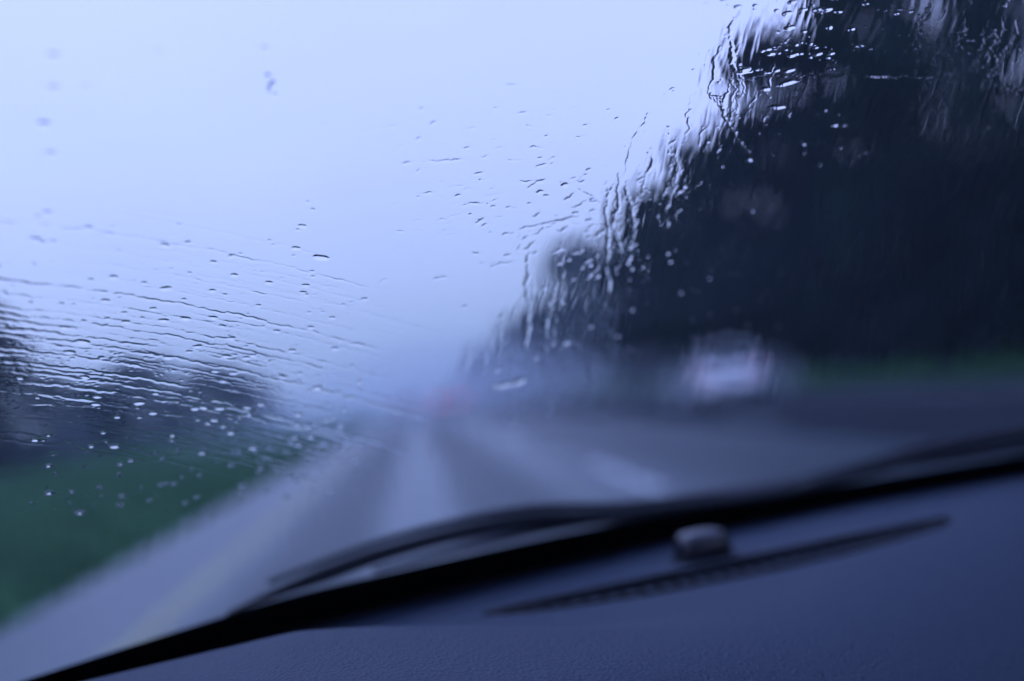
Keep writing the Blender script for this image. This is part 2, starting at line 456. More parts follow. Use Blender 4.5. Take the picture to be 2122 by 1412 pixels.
def build_car(paint, red):
    """rear at y=0, nose at y=+L"""
    L, Wd = 4.45, 1.78
    root = empty('parked', (0, 0, 0))
    # lower body: stations (y, half width, bottom z, shoulder z)
    st = [(0.0, .74, .42, .86), (.06, .83, .33, .93), (.35, .87, .26, .97), (1.0, .89, .20, .94), (2.2, .89, .19, .91), (3.2, .885, .20, .88), (3.9, .86, .24, .78), (4.3, .79, .28, .64), (4.45, .66, .36, .54)]
    bm = bmesh.new(); rings = []
    for (y, hw, z0, z1) in st:
        sec = [(0, z0), (hw*.86, z0), (hw*.97, z0+.06), (hw, z0+(z1-z0)*.5), (hw*.965, z0+(z1-z0)*.85), (hw*.90, z1), (0, z1+.035)]
        ring = sec + [(-a, b) for a, b in sec[-2:0:-1]]
        rings.append([bm.verts.new((a, y, b)) for a, b in ring])
    k = len(rings[0])
    for i in range(len(rings)-1):
        for j in range(k):
            bm.faces.new((rings[i][j], rings[i][(j+1) % k], rings[i+1][(j+1) % k], rings[i+1][j]))
    bm.faces.new(rings[0][::-1]); bm.faces.new(rings[-1])
    bm_obj('body', bm, paint, root)
    # greenhouse: roof sheet and pillars as painted shell, glass slightly inside
    def shell(name, st, m, sub=None):
        b = bmesh.new(); rs = []
        for (y, hw, z) in st:
            rs.append([b.verts.new(p) for p in ((-hw, y, z-.03), (-hw*.9, y, z), (0, y, z+.03), (hw*.9, y, z), (hw, y, z-.03))])
        for i in range(len(rs)-1):
            for j in range(4):
                b.faces.new((rs[i][j], rs[i][j+1], rs[i+1][j+1], rs[i+1][j]))
        r = bmesh.ops.solidify(b, geom=b.faces[:], thickness=.03)
        return bm_obj(name, b, m, root)
    roof = [(.42, .58, 1.37), (.7, .62, 1.44), (1.3, .64, 1.47), (1.9, .63, 1.46), (2.35, .59, 1.40)]
    shell('roof', roof, paint)
    def pane(name, a, m=M_car_glass):
        b = bmesh.new(); vs = [b.verts.new(p) for p in a]; b.faces.new(vs)
        bmesh.ops.solidify(b, geom=b.faces[:], thickness=.015); return bm_obj(name, b, m, root, smooth=False)
    pane('rear_window', [(-.72, .10, .965), (.72, .10, .965), (.56, .42, 1.355), (-.56, .42, 1.355)])
    pane('windscreen', [(-.78, 3.05, .92), (.78, 3.05, .92), (.58, 2.36, 1.375), (-.58, 2.36, 1.375)])
    for s in (-1, 1):
        pane('side_window', [(s*.80, .25, .97), (s*.81, 1.22, .95), (s*.635, 1.25, 1.42), (s*.585, .50, 1.36)])
        pane('side_window', [(s*.81, 1.30, .95), (s*.80, 2.90, .91), (s*.60, 2.34, 1.375), (s*.635, 1.32, 1.425)])
        # pillars
        for (a, b_) in (((s*.80, .14, .96), (s*.59, .44, 1.365)), ((s*.815, 1.26, .94), (s*.65, 1.28, 1.43)), ((s*.79, 3.0, .92), (s*.60, 2.36, 1.39))):
            bm_obj('pillar', sweep([Vector(a), Vector(a).lerp(Vector(b_), .5), Vector(b_)], circ(.035, 6)), paint, root)
        pane('door', [(s*.895, 1.28, .30), (s*.897, 2.45, .30), (s*.893, 2.45, .84), (s*.893, 1.28, .86)], paint)
        d = bm_obj('door_handle', sweep([Vector((s*.91, 1.4, .80)), Vector((s*.925, 1.47, .80)), Vector((s*.91, 1.55, .80))], circ(.012, 6)), paint, root)
        m_ = bmesh.new(); bmesh.ops.create_uvsphere(m_, u_segments=10, v_segments=8, radius=.1)
        for v in m_.verts: v.co = Vector((v.co.x*1.0+s*.98, v.co.y*.7+2.72, v.co.z*.75+.98))
        bm_obj('wing_mirror', m_, paint, root)
        # tail lamp wraps the corner
        b = bmesh.new()
        prof = [(.50, -.012), (.70, .0), (.80, .05), (.875, .30)]
        lo = [b.verts.new((s*x, y, .66)) for x, y in prof]; hi = [b.verts.new((s*x*.985, y+.02, .90)) for x, y in prof]
        lo2 = [b.verts.new((s*(x-.03), y+.06, .66)) for x, y in prof]; hi2 = [b.verts.new((s*(x*.985-.03), y+.08, .90)) for x, y in prof]
        for i in range(3):
            b.faces.new((lo[i], lo[i+1], hi[i+1], hi[i])); b.faces.new((lo2[i], lo2[i+1], hi2[i+1], hi2[i]))
            b.faces.new((hi[i], hi[i+1], hi2[i+1], hi2[i])); b.faces.new((lo[i], lo[i+1], lo2[i+1], lo2[i]))
        bm_obj('tail_light', b, red, root, smooth=False)
        h = bmesh.new(); bmesh.ops.create_uvsphere(h, u_segments=10, v_segments=8, radius=.12)
        for v in h.verts: v.co = Vector((v.co.x*1.2+s*.62, v.co.y*.8+4.27, v.co.z*.6+.58))
        bm_obj('headlight', h, M_amber, root)
        for y in (.82, 3.55):
            w = bmesh.new(); bmesh.ops.create_cone(w, cap_ends=True, segments=24, radius1=.31, radius2=.31, depth=.2, matrix=Matrix.Translation((s*.80, y, .31)) @ Matrix.Rotation(math.pi/2, 4, 'Y'))
            bmesh.ops.bevel(w, geom=[e for e in w.edges if len(e.link_faces) == 2 and abs(e.verts[0].co.x-e.verts[1].co.x) < 1e-4], offset=.025, segments=2, affect='EDGES')
            wo = bm_obj('wheel', w, M_tyre, root)
            rm = bmesh.new(); bmesh.ops.create_cone(rm, cap_ends=True, segments=16, radius1=.19, radius2=.17, depth=.03, matrix=Matrix.Translation((s*.905, y, .31)) @ Matrix.Rotation(s*math.pi/2, 4, 'Y'))
            bm_obj('rim', rm, M_rim, wo)
    bm_obj('bumper', sweep([Vector((-.86, .28, .42)), Vector((-.78, -.02, .42)), Vector((-.4, -.07, .42)), Vector((0, -.08, .42)), Vector((.4, -.07, .42)), Vector((.78, -.02, .42)), Vector((.86, .28, .42))],
                  [(-.04, -.12), (.04, -.12), (.05, 0), (.04, .12), (-.04, .12)]), paint, root)
    b = bmesh.new(); bmesh.ops.create_cube(b, size=1, matrix=Matrix.Translation((0, -.02, .74)) @ Matrix.Diagonal((.5, .02, .12, 1)))
    bm_obj('number_plate', b, M_plate, root, smooth=False)
    return root

M_red_low = mat('wet_tail_lamp', (.3, .012, .012), rough=.3, emit=(1.0, .06, .05), emit_s=.35)
c1 = build_car(M_paint_w, M_red_low); c1.name = 'white_car'
c1.location = (8.25, 25.5, 0.0); c1.rotation_euler.z = R(-17)
tag(c1, 'pale car turning off to the right, blurred by the wet glass', 'car', 'cars ahead in the rain')
c2 = build_car(M_paint_g, M_red); c2.name = 'silver_car'
c2.location = (2.1, 64.0, 0.0)
tag(c2, 'silver car with glowing red tail lights at the end of the road', 'car', 'cars ahead in the rain')
c3 = build_car(M_paint_d, M_red_dim); c3.name = 'grey_car'
c3.location = (-.6, 78.0, 0.0)
tag(c3, 'faint grey car in the mist left of the glowing tail lights', 'car', 'cars ahead in the rain')

# ------------------------------------------------------------------ windscreen surface
HD = .13; KR = .62; YB = .8385; XC = .585
ZB = EYE[2] - HD
def cc(v): return .415 - .36*np.clip(v, 0, .4)
def glass_pt(x, v):
    y = YB - cc(v)*(x-XC)**2 - v/KR
    return np.stack([x, y, ZB+v+0*x], -1)
def glass_hit(px, py):
    """surface coordinates (x, v) of the glass point seen at a photo pixel"""
    d = ray(px, py); t = np.full(np.shape(d)[:-1], .5)
    for _ in range(30):
        x = d[..., 0]*t; v = d[..., 2]*t + HD
        f = d[..., 1]*t - (YB - cc(v)*(x-XC)**2 - v/KR)
        e = 1e-4; t2 = t+e; x2 = d[..., 0]*t2; v2 = d[..., 2]*t2+HD
        f2 = d[..., 1]*t2 - (YB - cc(v2)*(x2-XC)**2 - v2/KR)
        t = t - f/((f2-f)/e)
    return d[..., 0]*t, d[..., 2]*t+HD

def base_y(x): return YB - cc(0*x)*(x-XC)**2

# inner pane
vv = np.linspace(-.012, .44, 40); xx = np.linspace(-.34, 1.45, 90)
AX, AV = np.meshgrid(xx, vv)
ws = empty('windscreen', (XC, YB, ZB))
tag(ws, 'sloping car windscreen streaked with rain, black band along its foot', 'windscreen')
off = np.array([-XC, -YB, -ZB])
grid_mesh('glass_pane', glass_pt(AX, AV)+off, M_glass, ws)
def band(name, v0, v1, shift, m, parent, o=off, swell=0.0):
    A, T = np.meshgrid(xx, np.linspace(0, 1, 5))
    B = v0+(v1-v0+swell/(1+np.exp((A-.22)/.05))-(swell > 0)*.017*np.clip((-.09-A)/.18, 0, 1))*T
    return grid_mesh(name, glass_pt(A, B)+o+np.array([0, shift*.5, shift*.8]), m, parent)
band('black_border', -.012, .018, -.002, M_black, ws, swell=.008)
band('black_border', .405, .44, -.002, M_black, ws)
# rubber seal at the foot
bm_obj('rubber_seal', sweep([Vector((x-XC, base_y(x)-YB-.004, -.006)) for x in np.linspace(-.34, 1.45, 60)], circ(.006, 8)), M_rubber, ws)

# scuttle panel outside, below the glass
bmv = []
for x in np.linspace(-.45, 1.6, 60):
    y = base_y(x); bmv.append([(x, y+.012, ZB-.006), (x, y+.05, ZB-.020), (x, y+.12, ZB-.045), (x, y+.20, ZB-.05)])
sc = grid_mesh('scuttle_panel', np.array(bmv).transpose(1, 0, 2), M_plastic)
tag(sc, 'black plastic scuttle panel outside the foot of the windscreen', 'scuttle panel')

# roof lining and screen pillars
body = empty('car_cabin', (XC, 0, ZB))
tag(body, 'grey roof lining and pillars of the car around the windscreen', 'car cabin')
yt = np.linspace(0, 1, 14)
top = glass_pt(xx, np.full_like(xx, .43))
P = np.array([top + np.array([0, -1.7*t, .035*math.sin(t*2.6)+.002]) for t in yt]) + np.array([-XC, 0, -ZB])
grid_mesh('roof_lining', P, M_lining, body)
M_trim = mat('cloth_trim', (.05, .05, .06), rough=.9, var=.2, scale=40)
for xe, nm in ((-.40, 'door_trim'), (1.51, 'door_trim')):
    P = np.array([[(xe-XC, y, z) for y in np.linspace(base_y(xe)+.05, -1.7, 20)] for z in np.linspace(-.75, .06, 8)])
    grid_mesh(nm, P, M_trim, body)
P = np.array([[(x-XC, -1.7, z) for x in np.linspace(-.40, 1.51, 12)] for z in np.linspace(-.75, .45, 8)])
grid_mesh('rear_bulkhead', P, M_trim, body)
for xe, s in ((-.345, -1), (1.455, 1)):
    pts = [Vector(glass_pt(np.array(xe), np.array(v)))+Vector((-XC+s*.01, -.01, -ZB)) for v in np.linspace(-.03, .46, 14)]
    bm_obj('pillar', sweep(pts, circ(.032, 10)), M_lining, body)

# ------------------------------------------------------------------ rain water: one closed film, its top shaped by runs, streaks and drops
NC, NR = 1350, 900
tpix = np.linspace(0, 1, NR)
# rows are spaced evenly as the eye sees them from the seat; columns fan out towards the foot
midx = np.full(400, 1061.0); midy = np.linspace(-70, 1300, 400)
_, vcol = glass_hit(midx, midy)
o_ = np.argsort(vcol)
row_v = np.interp(tpix*(1300+70)-70, midy, vcol)          # descending
row_v[0] = max(row_v[0], .30)
row_v = np.clip(row_v, .001, .39)
def row_span(v):
    lo = np.interp(v, span_v, span_lo); hi = np.interp(v, span_v, span_hi); return lo, hi
span_v = np.linspace(.0, .36, 30); span_lo = []; span_hi = []
for v in span_v:
    xs_ = np.linspace(-.34, 1.3, 800); px_, py_ = project(glass_pt(xs_, np.full_like(xs_, v)))
    ok = (px_ > -70) & (px_ < 2190)
    span_lo.append(xs_[ok].min()); span_hi.append(xs_[ok].max())
span_lo = np.array(span_lo); span_hi = np.array(span_hi)
# the tilt of the eye makes a row of equal v run diagonally: shear rows so that the sheet covers the view
lo, hi = row_span(row_v)
S = np.linspace(0, 1, NC)
_, _vt = glass_hit(np.linspace(-40, 2160, 40), np.full(40, -40.0))
vtop, vbot = float(_vt.max()), .003
print('VTOP', vtop, _vt.min())
px0, py0 = project(glass_pt(span_lo, span_v)); 
# row coordinate r in 0..1 from top to foot, spaced by perspective
rtab = np.linspace(0, 1, 400); vt = vtop+(vbot-vtop)*rtab
_, pym = project(glass_pt(np.full(400, .15), vt))
cum = (pym-pym[0])/(pym[-1]-pym[0])
EXR, EXC = 22, 30                                        # coarser margin: the film runs on over the rest of the glass
v_rows = np.concatenate([np.linspace(.395, vtop, EXR, endpoint=False), np.interp(np.linspace(0, 1, NR-EXR), cum, vt)])
lo, hi = row_span(v_rows)
Sm = np.linspace(0, 1, NC-2*EXC)
X = np.concatenate([-.33 + (lo[:, None]+.33)*np.linspace(0, 1, EXC, endpoint=False)[None, :],
                    lo[:, None] + (hi-lo)[:, None]*Sm[None, :],
                    1.44 - (1.44-hi[:, None])*np.linspace(0, 1, EXC, endpoint=False)[None, ::-1]], 1)
NM = NC-2*EXC
Vv = np.repeat(v_rows[:, None], NC, 1)
BASE = glass_pt(X, Vv)
PX, PY = project(BASE)
WV = Vv/math.sin(math.atan(KR))                          # distance up along the glass
Hf = np.zeros((NR, NC))

def to_index(x, v):
    r = np.interp(v, v_rows[::-1], np.arange(NR)[::-1])
    l, h = row_span(v); return r, EXC+(x-l)/(h-l)*(NM-1)

def dist_k(x, v):
    """how far the glass is there, relative to the sharp zone: drops near the eye are built smaller"""
    return float(YB - cc(v)*(x-XC)**2 - v/KR)/.42

def pix(px, py):
    x, v = glass_hit(np.asarray(px, float), np.asarray(py, float)); return x, v
SR = math.sin(math.atan(KR))

def drop(px, py, rx, ry, h, ang=0.0, soft=1.0):
    """a drop of half sizes rx, ry (mm on the glass) and height h (mm)"""
    x, v = pix(px, py)
    if not (.004 < v < vtop-.002): return
    r, c = to_index(x, v)
    k_ = dist_k(x, v)*.74; rx *= k_; ry *= k_; h *= k_*.9
    rad = max(rx, ry)*1e-3*1.1
    pitch_c = (np.interp(v, span_v, span_hi)-np.interp(v, span_v, span_lo))/NM
    ri = int(round(float(r))); ci = int(round(float(c)))
    if ri < 2 or ri > NR-3: return
    pitch_r = abs(v_rows[max(ri-1, 0)]-v_rows[min(ri+1, NR-1)])/2/SR
    nr = int(rad/pitch_r)+2; nc = int(rad/pitch_c)+2
    a, b, c0, d = max(ri-nr, 0), min(ri+nr+1, NR), max(ci-nc, 0), min(ci+nc+1, NC)
    if a >= b or c0 >= d: return
    dx = (X[a:b, c0:d]-x)*1e3; dw = (WV[a:b, c0:d]-v/SR)*1e3
    ca, sa = math.cos(ang), math.sin(ang)
    u = (dx*ca+dw*sa)/rx; w = (-dx*sa+dw*ca)/ry
    # a little heavier at its lower side, like water about to run
    q = u*u + w*w*(1+.25*np.sign(w))
    hh = h*np.clip(1-q, 0, 1)**soft
    Hf[a:b, c0:d] = np.maximum(Hf[a:b, c0:d], hh)

def run(points, r0, h0, wig=0.0, wlen=30, beads=0.0, taper=True, rvar=.35):
    """a run of water along photo points (polyline); r0 half width mm, h0 height mm"""
    P = np.array(points, float); seg = np.hypot(*np.diff(P, axis=0).T); L = np.concatenate([[0], np.cumsum(seg)])
    n = max(3, int(L[-1]/2.2)); s = np.linspace(0, L[-1], n)
    px = np.interp(s, L, P[:, 0]); py = np.interp(s, L, P[:, 1])
    if wig:
        d = np.stack([np.gradient(px), np.gradient(py)], -1); d /= np.linalg.norm(d, axis=1, keepdims=True)+1e-9
        ph = rng.random(3)*6.28
        w = (np.sin(s/wlen*6.28+ph[0])+.7*np.sin(s/wlen*2.9*6.28/1.3+ph[1])+.8*np.sin(s/(wlen*3)*6.28+ph[2]))*wig
        # some corners sharp, as where a run jumps sideways
        w += wig*1.4*np.round(np.sin(s/(wlen*2.3)*6.28+ph[2]))
        px = px - d[:, 1]*w; py = py + d[:, 0]*w
    rv = 1+rvar*np.interp(s, np.linspace(0, L[-1], max(3, int(L[-1]/14)+2)), rng.normal(size=max(3, int(L[-1]/14)+2)))
    rv = np.clip(rv, .55, 2.0)
    if taper: rv *= np.clip(np.minimum(s, L[-1]-s)/min(25.0, L[-1]/3), .35, 1)
    x, v = pix(px, py)
    r, c = to_index(x, v)
    for i in range(n):
        vi = float(v[i])
        if not (.004 < vi < vtop-.002): continue
        k_ = dist_k(float(x[i]), vi)*.70; rr = max(r0*rv[i]*k_, .37); hh0 = h0*min(1.3, rv[i])*k_
        if beads and rng.random() < beads: rr *= 1.7; hh0 *= 1.6
        ri, ci = int(r[i]+.5), int(c[i]+.5)
        if ri < 2 or ri > NR-3 or ci < 0 or ci > NC-1: continue
        pc = float(np.interp(vi, span_v, span_hi)-np.interp(vi, span_v, span_lo))/NM
        pr = abs(v_rows[ri-1]-v_rows[ri+1])/2/SR
        nr = int(rr*1e-3/pr)+2; nc = int(rr*1e-3/pc)+2
        a, b, c0, d0 = max(ri-nr, 0), min(ri+nr+1, NR), max(ci-nc, 0), min(ci+nc+1, NC)
        q = (((X[a:b, c0:d0]-x[i])*1e3)**2 + ((WV[a:b, c0:d0]-vi/SR)*1e3)**2)/rr**2
        Hf[a:b, c0:d0] = np.maximum(Hf[a:b, c0:d0], hh0*np.clip(1-q, 0, 1))

def arc_y(y0, x): return y0 + .085*x + .000125*x*x

# wiper arcs at the left
for (y0, x0, x1, r0, h0) in [(405, 0, 420, .5, .05), (462, 0, 780, .8, .16), (420, 150, 700, .5, .05), (500, 60, 520, .4, .04), (528, 180, 640, .6, .1), (585, 0, 800, .9, .2), (560, 250, 760, .5, .07),
      (613, 0, 520, 1.0, .22), (627, 60, 700, .6, .12), (640, 0, 860, .8, .2), (655, 0, 700, 1.0, .28), (668, 0, 200, 1.1, .3), (684, 0, 330, .9, .3), (699, 0, 900, .9, .3), (707, 40, 250, .7, .25), (727, 0, 330, .9, .3),
      (735, 0, 140, .7, .25), (752, 0, 420, 1.0, .3), (761, 0, 300, .7, .25), (771, 0, 540, .9, .3), (778, 300, 900, .9, .22), (790, 0, 800, .8, .22), (813, 0, 240, 1.0, .3), (815, 30, 620, .8, .2), (845, 300, 700, .7, .16), (833, 30, 150, .9, .3), (870, 380, 620, .9, .2), (900, 0, 400, .6, .08), (915, 0, 520, .5, .07), (480, 300, 740, .5, .07), (600, 380, 820, .5, .08)]:
    xs_ = np.arange(x0-(60 if x0 == 0 else 0), x1, 25.0)
    if len(xs_) < 2: continue
    run(np.stack([xs_, arc_y(y0, xs_)+rng.normal(size=len(xs_))*.35], -1), min(r0, .82)*.92, (max(h0*.66, .06) if y0 > 600 else h0*1.2+.09), wig=.8, wlen=56, rvar=.25)
for _ in range(60):       # fine hairlines between them
    y0 = rng.uniform(480, 900); x0 = rng.uniform(-60, 450); x1 = x0+rng.uniform(120, 520)
    xs_ = np.arange(x0, x1, 25.0)
    if len(xs_) > 2: run(np.stack([xs_, arc_y(y0, xs_)], -1), rng.uniform(.4, .5), rng.uniform(.03, .13), wig=.5, wlen=34)
# drops thrown across the left part
for _ in range(250):
    px = rng.uniform(-20, 760)**1.0; base = rng.uniform(440, 850); py = arc_y(base, px)-20
    s = rng.lognormal(0, .45)
    drop(px, py, 1.15*s, .62*s, .36*s, ang=-.25+rng.normal()*.2)
for _ in range(340):      # tiny specks, thickest low at the left
    px = abs(rng.normal(0, 330)); py = arc_y(rng.normal(835, 42), px)-50
    s = rng.uniform(.45, .95); drop(px, py, .9*s, .65*s, .22*s, ang=-.2)
for _ in range(620):      # the finest spatter
    px = rng.uniform(-20, 720); py = arc_y(rng.uniform(470, 860), px)-30
    s = rng.uniform(.45, .8); drop(px, py, 1.1*s, .6*s, rng.uniform(.08, .25)*s, ang=-.2)
for _ in range(110):       # on the green
    px = rng.uniform(60, 760); py = rng.uniform(890, 1080) - .08*(px-60)
    s = rng.lognormal(0, .3); drop(px, py, 1.2*s, .9*s, .34*s)
for (px, py, s) in [(243, 868, 1.5), (290, 868, 1.3), (92, 916, 1.2), (190, 928, 1.6), (250, 965, 1.5), (248, 985, 1.3), (370, 935, 1.3), (420, 942, 1.8), (335, 1008, 1.5), (362, 1006, 1.5), (150, 1022, 1.6), (405, 850, 1.9), (480, 900, 1.9), (640, 888, 1.6), (620, 925, 1.6)]:
    drop(px, py, 1.05*s, .7*s, .32*s, ang=.1)
# the column of drops near x = 620
for (px, py, s) in [(584, 378, 1.0), (640, 422, 1.3), (650, 438, 1.6), (628, 472, 2.3), (618, 480, 1.4), (560, 502, 1.3), (567, 512, 1.2), (615, 518, 2.3), (648, 566, 1.4), (650, 577, 1.4), (635, 595, 2.0), (630, 610, 1.9), (690, 662, 1.6), (645, 682, 1.7), (575, 690, 1.7), (512, 745, 1.8), (607, 730, 1.8), (385, 664, 2.2), (487, 574, 2.0), (443, 547, 1.8), (443, 662, 2.0), (340, 668, 2.2), (350, 600, 1.6), (300, 590, 1.6), (390, 507, 1.8), (135, 683, 2.2), (470, 742, 2.0), (525, 740, 1.8)]:
    drop(px, py, 1.15*s, .6*s, .42*s, ang=-.25)
for _ in range(60):
    t = rng.random(); drop(600+30*t+rng.normal()*18, 370+230*t, .8, .5, .16)

# clear middle: short flicks slanting up to the right
for _ in range(190):
    px = rng.normal(1070, 150); py = rng.normal(400, 95)
    if px > 1290 or py > 640: continue
    l = rng.lognormal(2.85, .55); a = rng.normal(-.28, .2)
    run([(px-l/2*math.cos(a), py-l/2*math.sin(a)), (px, py+rng.normal()), (px+l/2*math.cos(a), py+l/2*math.sin(a))], rng.uniform(.4, .9), rng.uniform(.08, .5)**1.0, wig=.8, wlen=14)
for pts, r0, h0 in [([(966, 274), (980, 268), (992, 268)], 1.2, .35), ([(865, 232), (885, 226)], 1.2, .35), ([(1065, 240), (1100, 234)], .8, .25), ([(1105, 352), (1115, 348), (1133, 344)], 1.0, .4), ([(865, 405), (905, 403)], .7, .25),
                    ([(980, 367), (1010, 358)], .7, .3), ([(1165, 388), (1178, 385)], 1.6, .55), ([(1178, 387), (1200, 396), (1240, 418)], .6, .18), ([(1110, 402), (1130, 400)], .9, .35), ([(1125, 410), (1142, 409)], .9, .35), ([(955, 432), (975, 426), (1005, 425)], .7, .3),
                    ([(942, 412), (960, 408)], .8, .3), ([(830, 346), (860, 338)], .8, .25), ([(1065, 482), (1100, 474), (1200, 452)], .6, .2), ([(1085, 180), (1130, 225), (1160, 255)], .5, .08), ([(1010, 240), (1040, 230)], .8, .2), ([(1385, 192), (1402, 186)], 1.1, .4), ([(820, 310), (850, 300)], .8, .2)]:
    run(pts, r0*1.15, h0*1.5, wig=.5, wlen=14)
for _ in range(26):
    px = rng.uniform(60, 1300); py = rng.uniform(-20, 300); drop(px, py, rng.uniform(1.5, 3), rng.uniform(.8, 1.4), rng.uniform(.15, .4), ang=.3)
drop(565, 184, 1.8, 6.5, 2.2, ang=-.3); drop(558, 163, 1.8, 3.0, 1.4); drop(569, 200, 1.6, 3.0, 1.5)
drop(92, 262, 3.4, 3.0, 1.7); drop(105, 322, 3.0, 1.7, 1.0); drop(112, 186, 3.4, 2.0, 1.0); drop(112, 120, 3.8, 2.2, 1.1); drop(180, 184, 2.2, 1.4, .7); drop(550, 104, 3.0, 1.8, .8); drop(330, 110, 2.6, 1.6, .7); drop(400, 415, .8, 1.4, .3)

# right: wavering runs hanging down the edge of the trees
edge = np.array([(1560, -40), (1530, 60), (1500, 160), (1470, 240), (1400, 320), (1320, 380), (1270, 450), (1255, 560), (1150, 600), (1110, 700), (1020, 760)], float)
Le = np.concatenate([[0], np.cumsum(np.hypot(*np.diff(edge, axis=0).T))])
for k in range(72):
    t = (.12+.88*rng.random())*Le[-1]; ex = np.interp(t, Le, edge[:, 0]); ey = np.interp(t, Le, edge[:, 1])
    px = ex+rng.normal(25, 55); py = ey+rng.normal(-5, 45); l = rng.uniform(40, 170)
    lean = -.28 if py < 260 else (-.16 if py < 420 else 0.0)
    run([(px, py), (px+lean*l*.5+rng.normal()*5, py+l*.5), (px+lean*l+rng.normal()*7, py+l)], rng.uniform(.42, .8), rng.uniform(.06, .19), wig=rng.uniform(1.2, 4.2), wlen=rng.uniform(18, 55), rvar=.6)
for pts, r0, h0 in [([(1262, 380), (1258, 440), (1262, 500), (1258, 560), (1264, 620)], 1.0, .34), ([(1281, 350), (1285, 420), (1270, 480), (1300, 540)], .9, .3), ([(1298, 380), (1310, 440), (1318, 470), (1306, 520), (1300, 565)], 1.0, .34),
                    ([(1470, 190), (1500, 235), (1530, 290), (1562, 330)], .8, .34), ([(1492, 100), (1480, 160), (1470, 195), (1500, 215), (1520, 170)], .8, .3), ([(1520, 40), (1515, 90), (1525, 150)], 1.2, .35), ([(1345, 320), (1355, 345), (1335, 380), (1345, 400)], 1.0, .3),
                    ([(1100, 520), (1092, 590), (1098, 650), (1090, 740)], 1.0, .26), ([(1140, 620), (1132, 700), (1128, 790)], .9, .24), ([(1000, 700), (1006, 770), (998, 800)], .9, .2), ([(1018, 812), (1050, 802), (1100, 784)], 1.4, .4), ([(1165, 716), (1185, 710)], 1.4, .4), ([(1060, 545), (1085, 470)], .7, .2),
                    ([(1530, 170), (1610, 160), (1700, 158), (1800, 162), (1870, 160), (2000, 168), (2122, 188)], .35, .14), ([(1360, 200), (1345, 240), (1310, 300), (1295, 370)], .6, .16), ([(1540, 300), (1560, 330), (1600, 380)], .5, .16), ([(1200, 470), (1180, 460), (1090, 490)], .6, .16)]:
    run(pts, r0, h0, wig=1.2, wlen=26, rvar=.4)
# rows of bright beads at the top right
for (ya, xa, xb, n, s) in [(24, 1590, 1760, 9, 1.5), (26, 1810, 1890, 6, 1.3), (65, 1600, 1800, 6, 1.4), (10, 1420, 1560, 5, 1.4), (2, 1640, 1850, 7, 1.1), (92, 1650, 1700, 3, 1.0), (106, 1560, 1820, 9, 1.0), (118, 1590, 1740, 9, 1.1), (150, 1530, 1640, 6, 1.0), (98, 1760, 1800, 2, 1.0), (240, 1690, 1760, 5, .7), (262, 1720, 1790, 5, .8), (300, 1580, 1760, 8, .7), (320, 1560, 1830, 7, .8), (350, 1750, 1900, 4, .7)]:
    for k in range(n):
        if rng.random() < .15: continue
        px = xa+(xb-xa)*(k+rng.random()*1.3)/n; q = s*rng.lognormal(-.15, .35)
        drop(px, ya+rng.normal()*3.5, q*rng.uniform(1.2, 2.8), q*rng.uniform(.5, .75), .6*q, ang=rng.normal(.12, .12))
        if rng.random() < .5: drop(px+rng.normal()*9, ya+rng.normal()*7, .7, .5, .25)
for pts, r0, h0 in [([(1578, 190), (1600, 186)], 1.1, .5), ([(1610, 180), (1635, 175), (1658, 170)], 1.6, .7), ([(1712, 148), (1738, 144)], 1.6, .7), ([(1792, 160), (1820, 160), (1862, 163)], 1.3, .6), ([(1590, 226), (1640, 223)], 1.2, .6), ([(1528, 155), (1560, 152)], 1.2, .5), ([(1715, 60), (1725, 60)], 1.4, .6),
                    ([(1640, 230), (1636, 250)], .8, .3), ([(1725, 260), (1770, 263)], .8, .4), ([(1546, 332), (1562, 334)], 1.3, .6)]:
    run(pts, r0, h0, wig=.4, wlen=18)
# far right: slanting channels
for k in range(46):
    px = rng.uniform(1880, 2160); py = rng.uniform(-20, 330); l = rng.uniform(40, 170); a = rng.normal(-1.12, .12)
    run([(px, py), (px-l*.4*math.cos(-a), py+l*.5*math.sin(-a)), (px-l*math.cos(-a), py+l*math.sin(-a))], rng.uniform(.4, .8), rng.uniform(.08, .2), wig=2.2, wlen=30, rvar=.5)
for _ in range(330):      # crumbs of water over the dark trees
    px = rng.uniform(1280, 2140); py = rng.uniform(60, 520); s = rng.uniform(.35, 1.0)*(1.2-.9*max(0, py-330)/200)
    if s > .25: drop(px, py, 1.0*s, .6*s, .2*s, ang=rng.normal()*.5)
for (px, py) in [(1240, 575), (1302, 548), (1310, 560), (1225, 572), (1165, 630), (1130, 600), (1385, 528), (1390, 545), (1560, 440), (1470, 580), (1412, 610), (1310, 645), (1280, 700), (1410, 400), (1700, 345), (1420, 390), (1780, 325), (1030, 770), (1025, 800), (1225, 680), (1110, 745)]:
    drop(px, py, 1.6, 1.3, .45)
for _ in range(70):
    drop(rng.uniform(1150, 1900), rng.uniform(480, 760), 1.2, 1.0, .25)

# smeared film: correlated ripples (built on the sheet, in glass distance)
def fnoise(l_along, l_across, ang, seed):
    r = np.random.default_rng(seed).normal(size=(NR, NC))
    fy = np.fft.fftfreq(NR)[:, None]; fx = np.fft.fftfreq(NC)[None, :]
    ca, sa = math.cos(ang), math.sin(ang)
    u = fx*ca+fy*sa; w = -fx*sa+fy*ca
    filt = np.exp(-2*(math.pi**2)*((u*l_along)**2+(w*l_across)**2))*(1-np.exp(-(u*u+w*w)*(l_across*9)**2))
    n = np.fft.ifft2(np.fft.fft2(r)*filt).real
    return n/n.std()
def sm(a, b, x): t = np.clip((x-a)/(b-a), 0, 1); return t*t*(3-2*t)
edge_x = np.interp(PY, edge[:, 1], edge[:, 0])
near_edge = np.exp(-((PX-edge_x-60)/130)**2)*sm(900, 700, PY)
rightside = sm(-60, 120, PX-edge_x)
leftlow = sm(900, 300, PX)*sm(560, 720, PY)
mm = 1.0
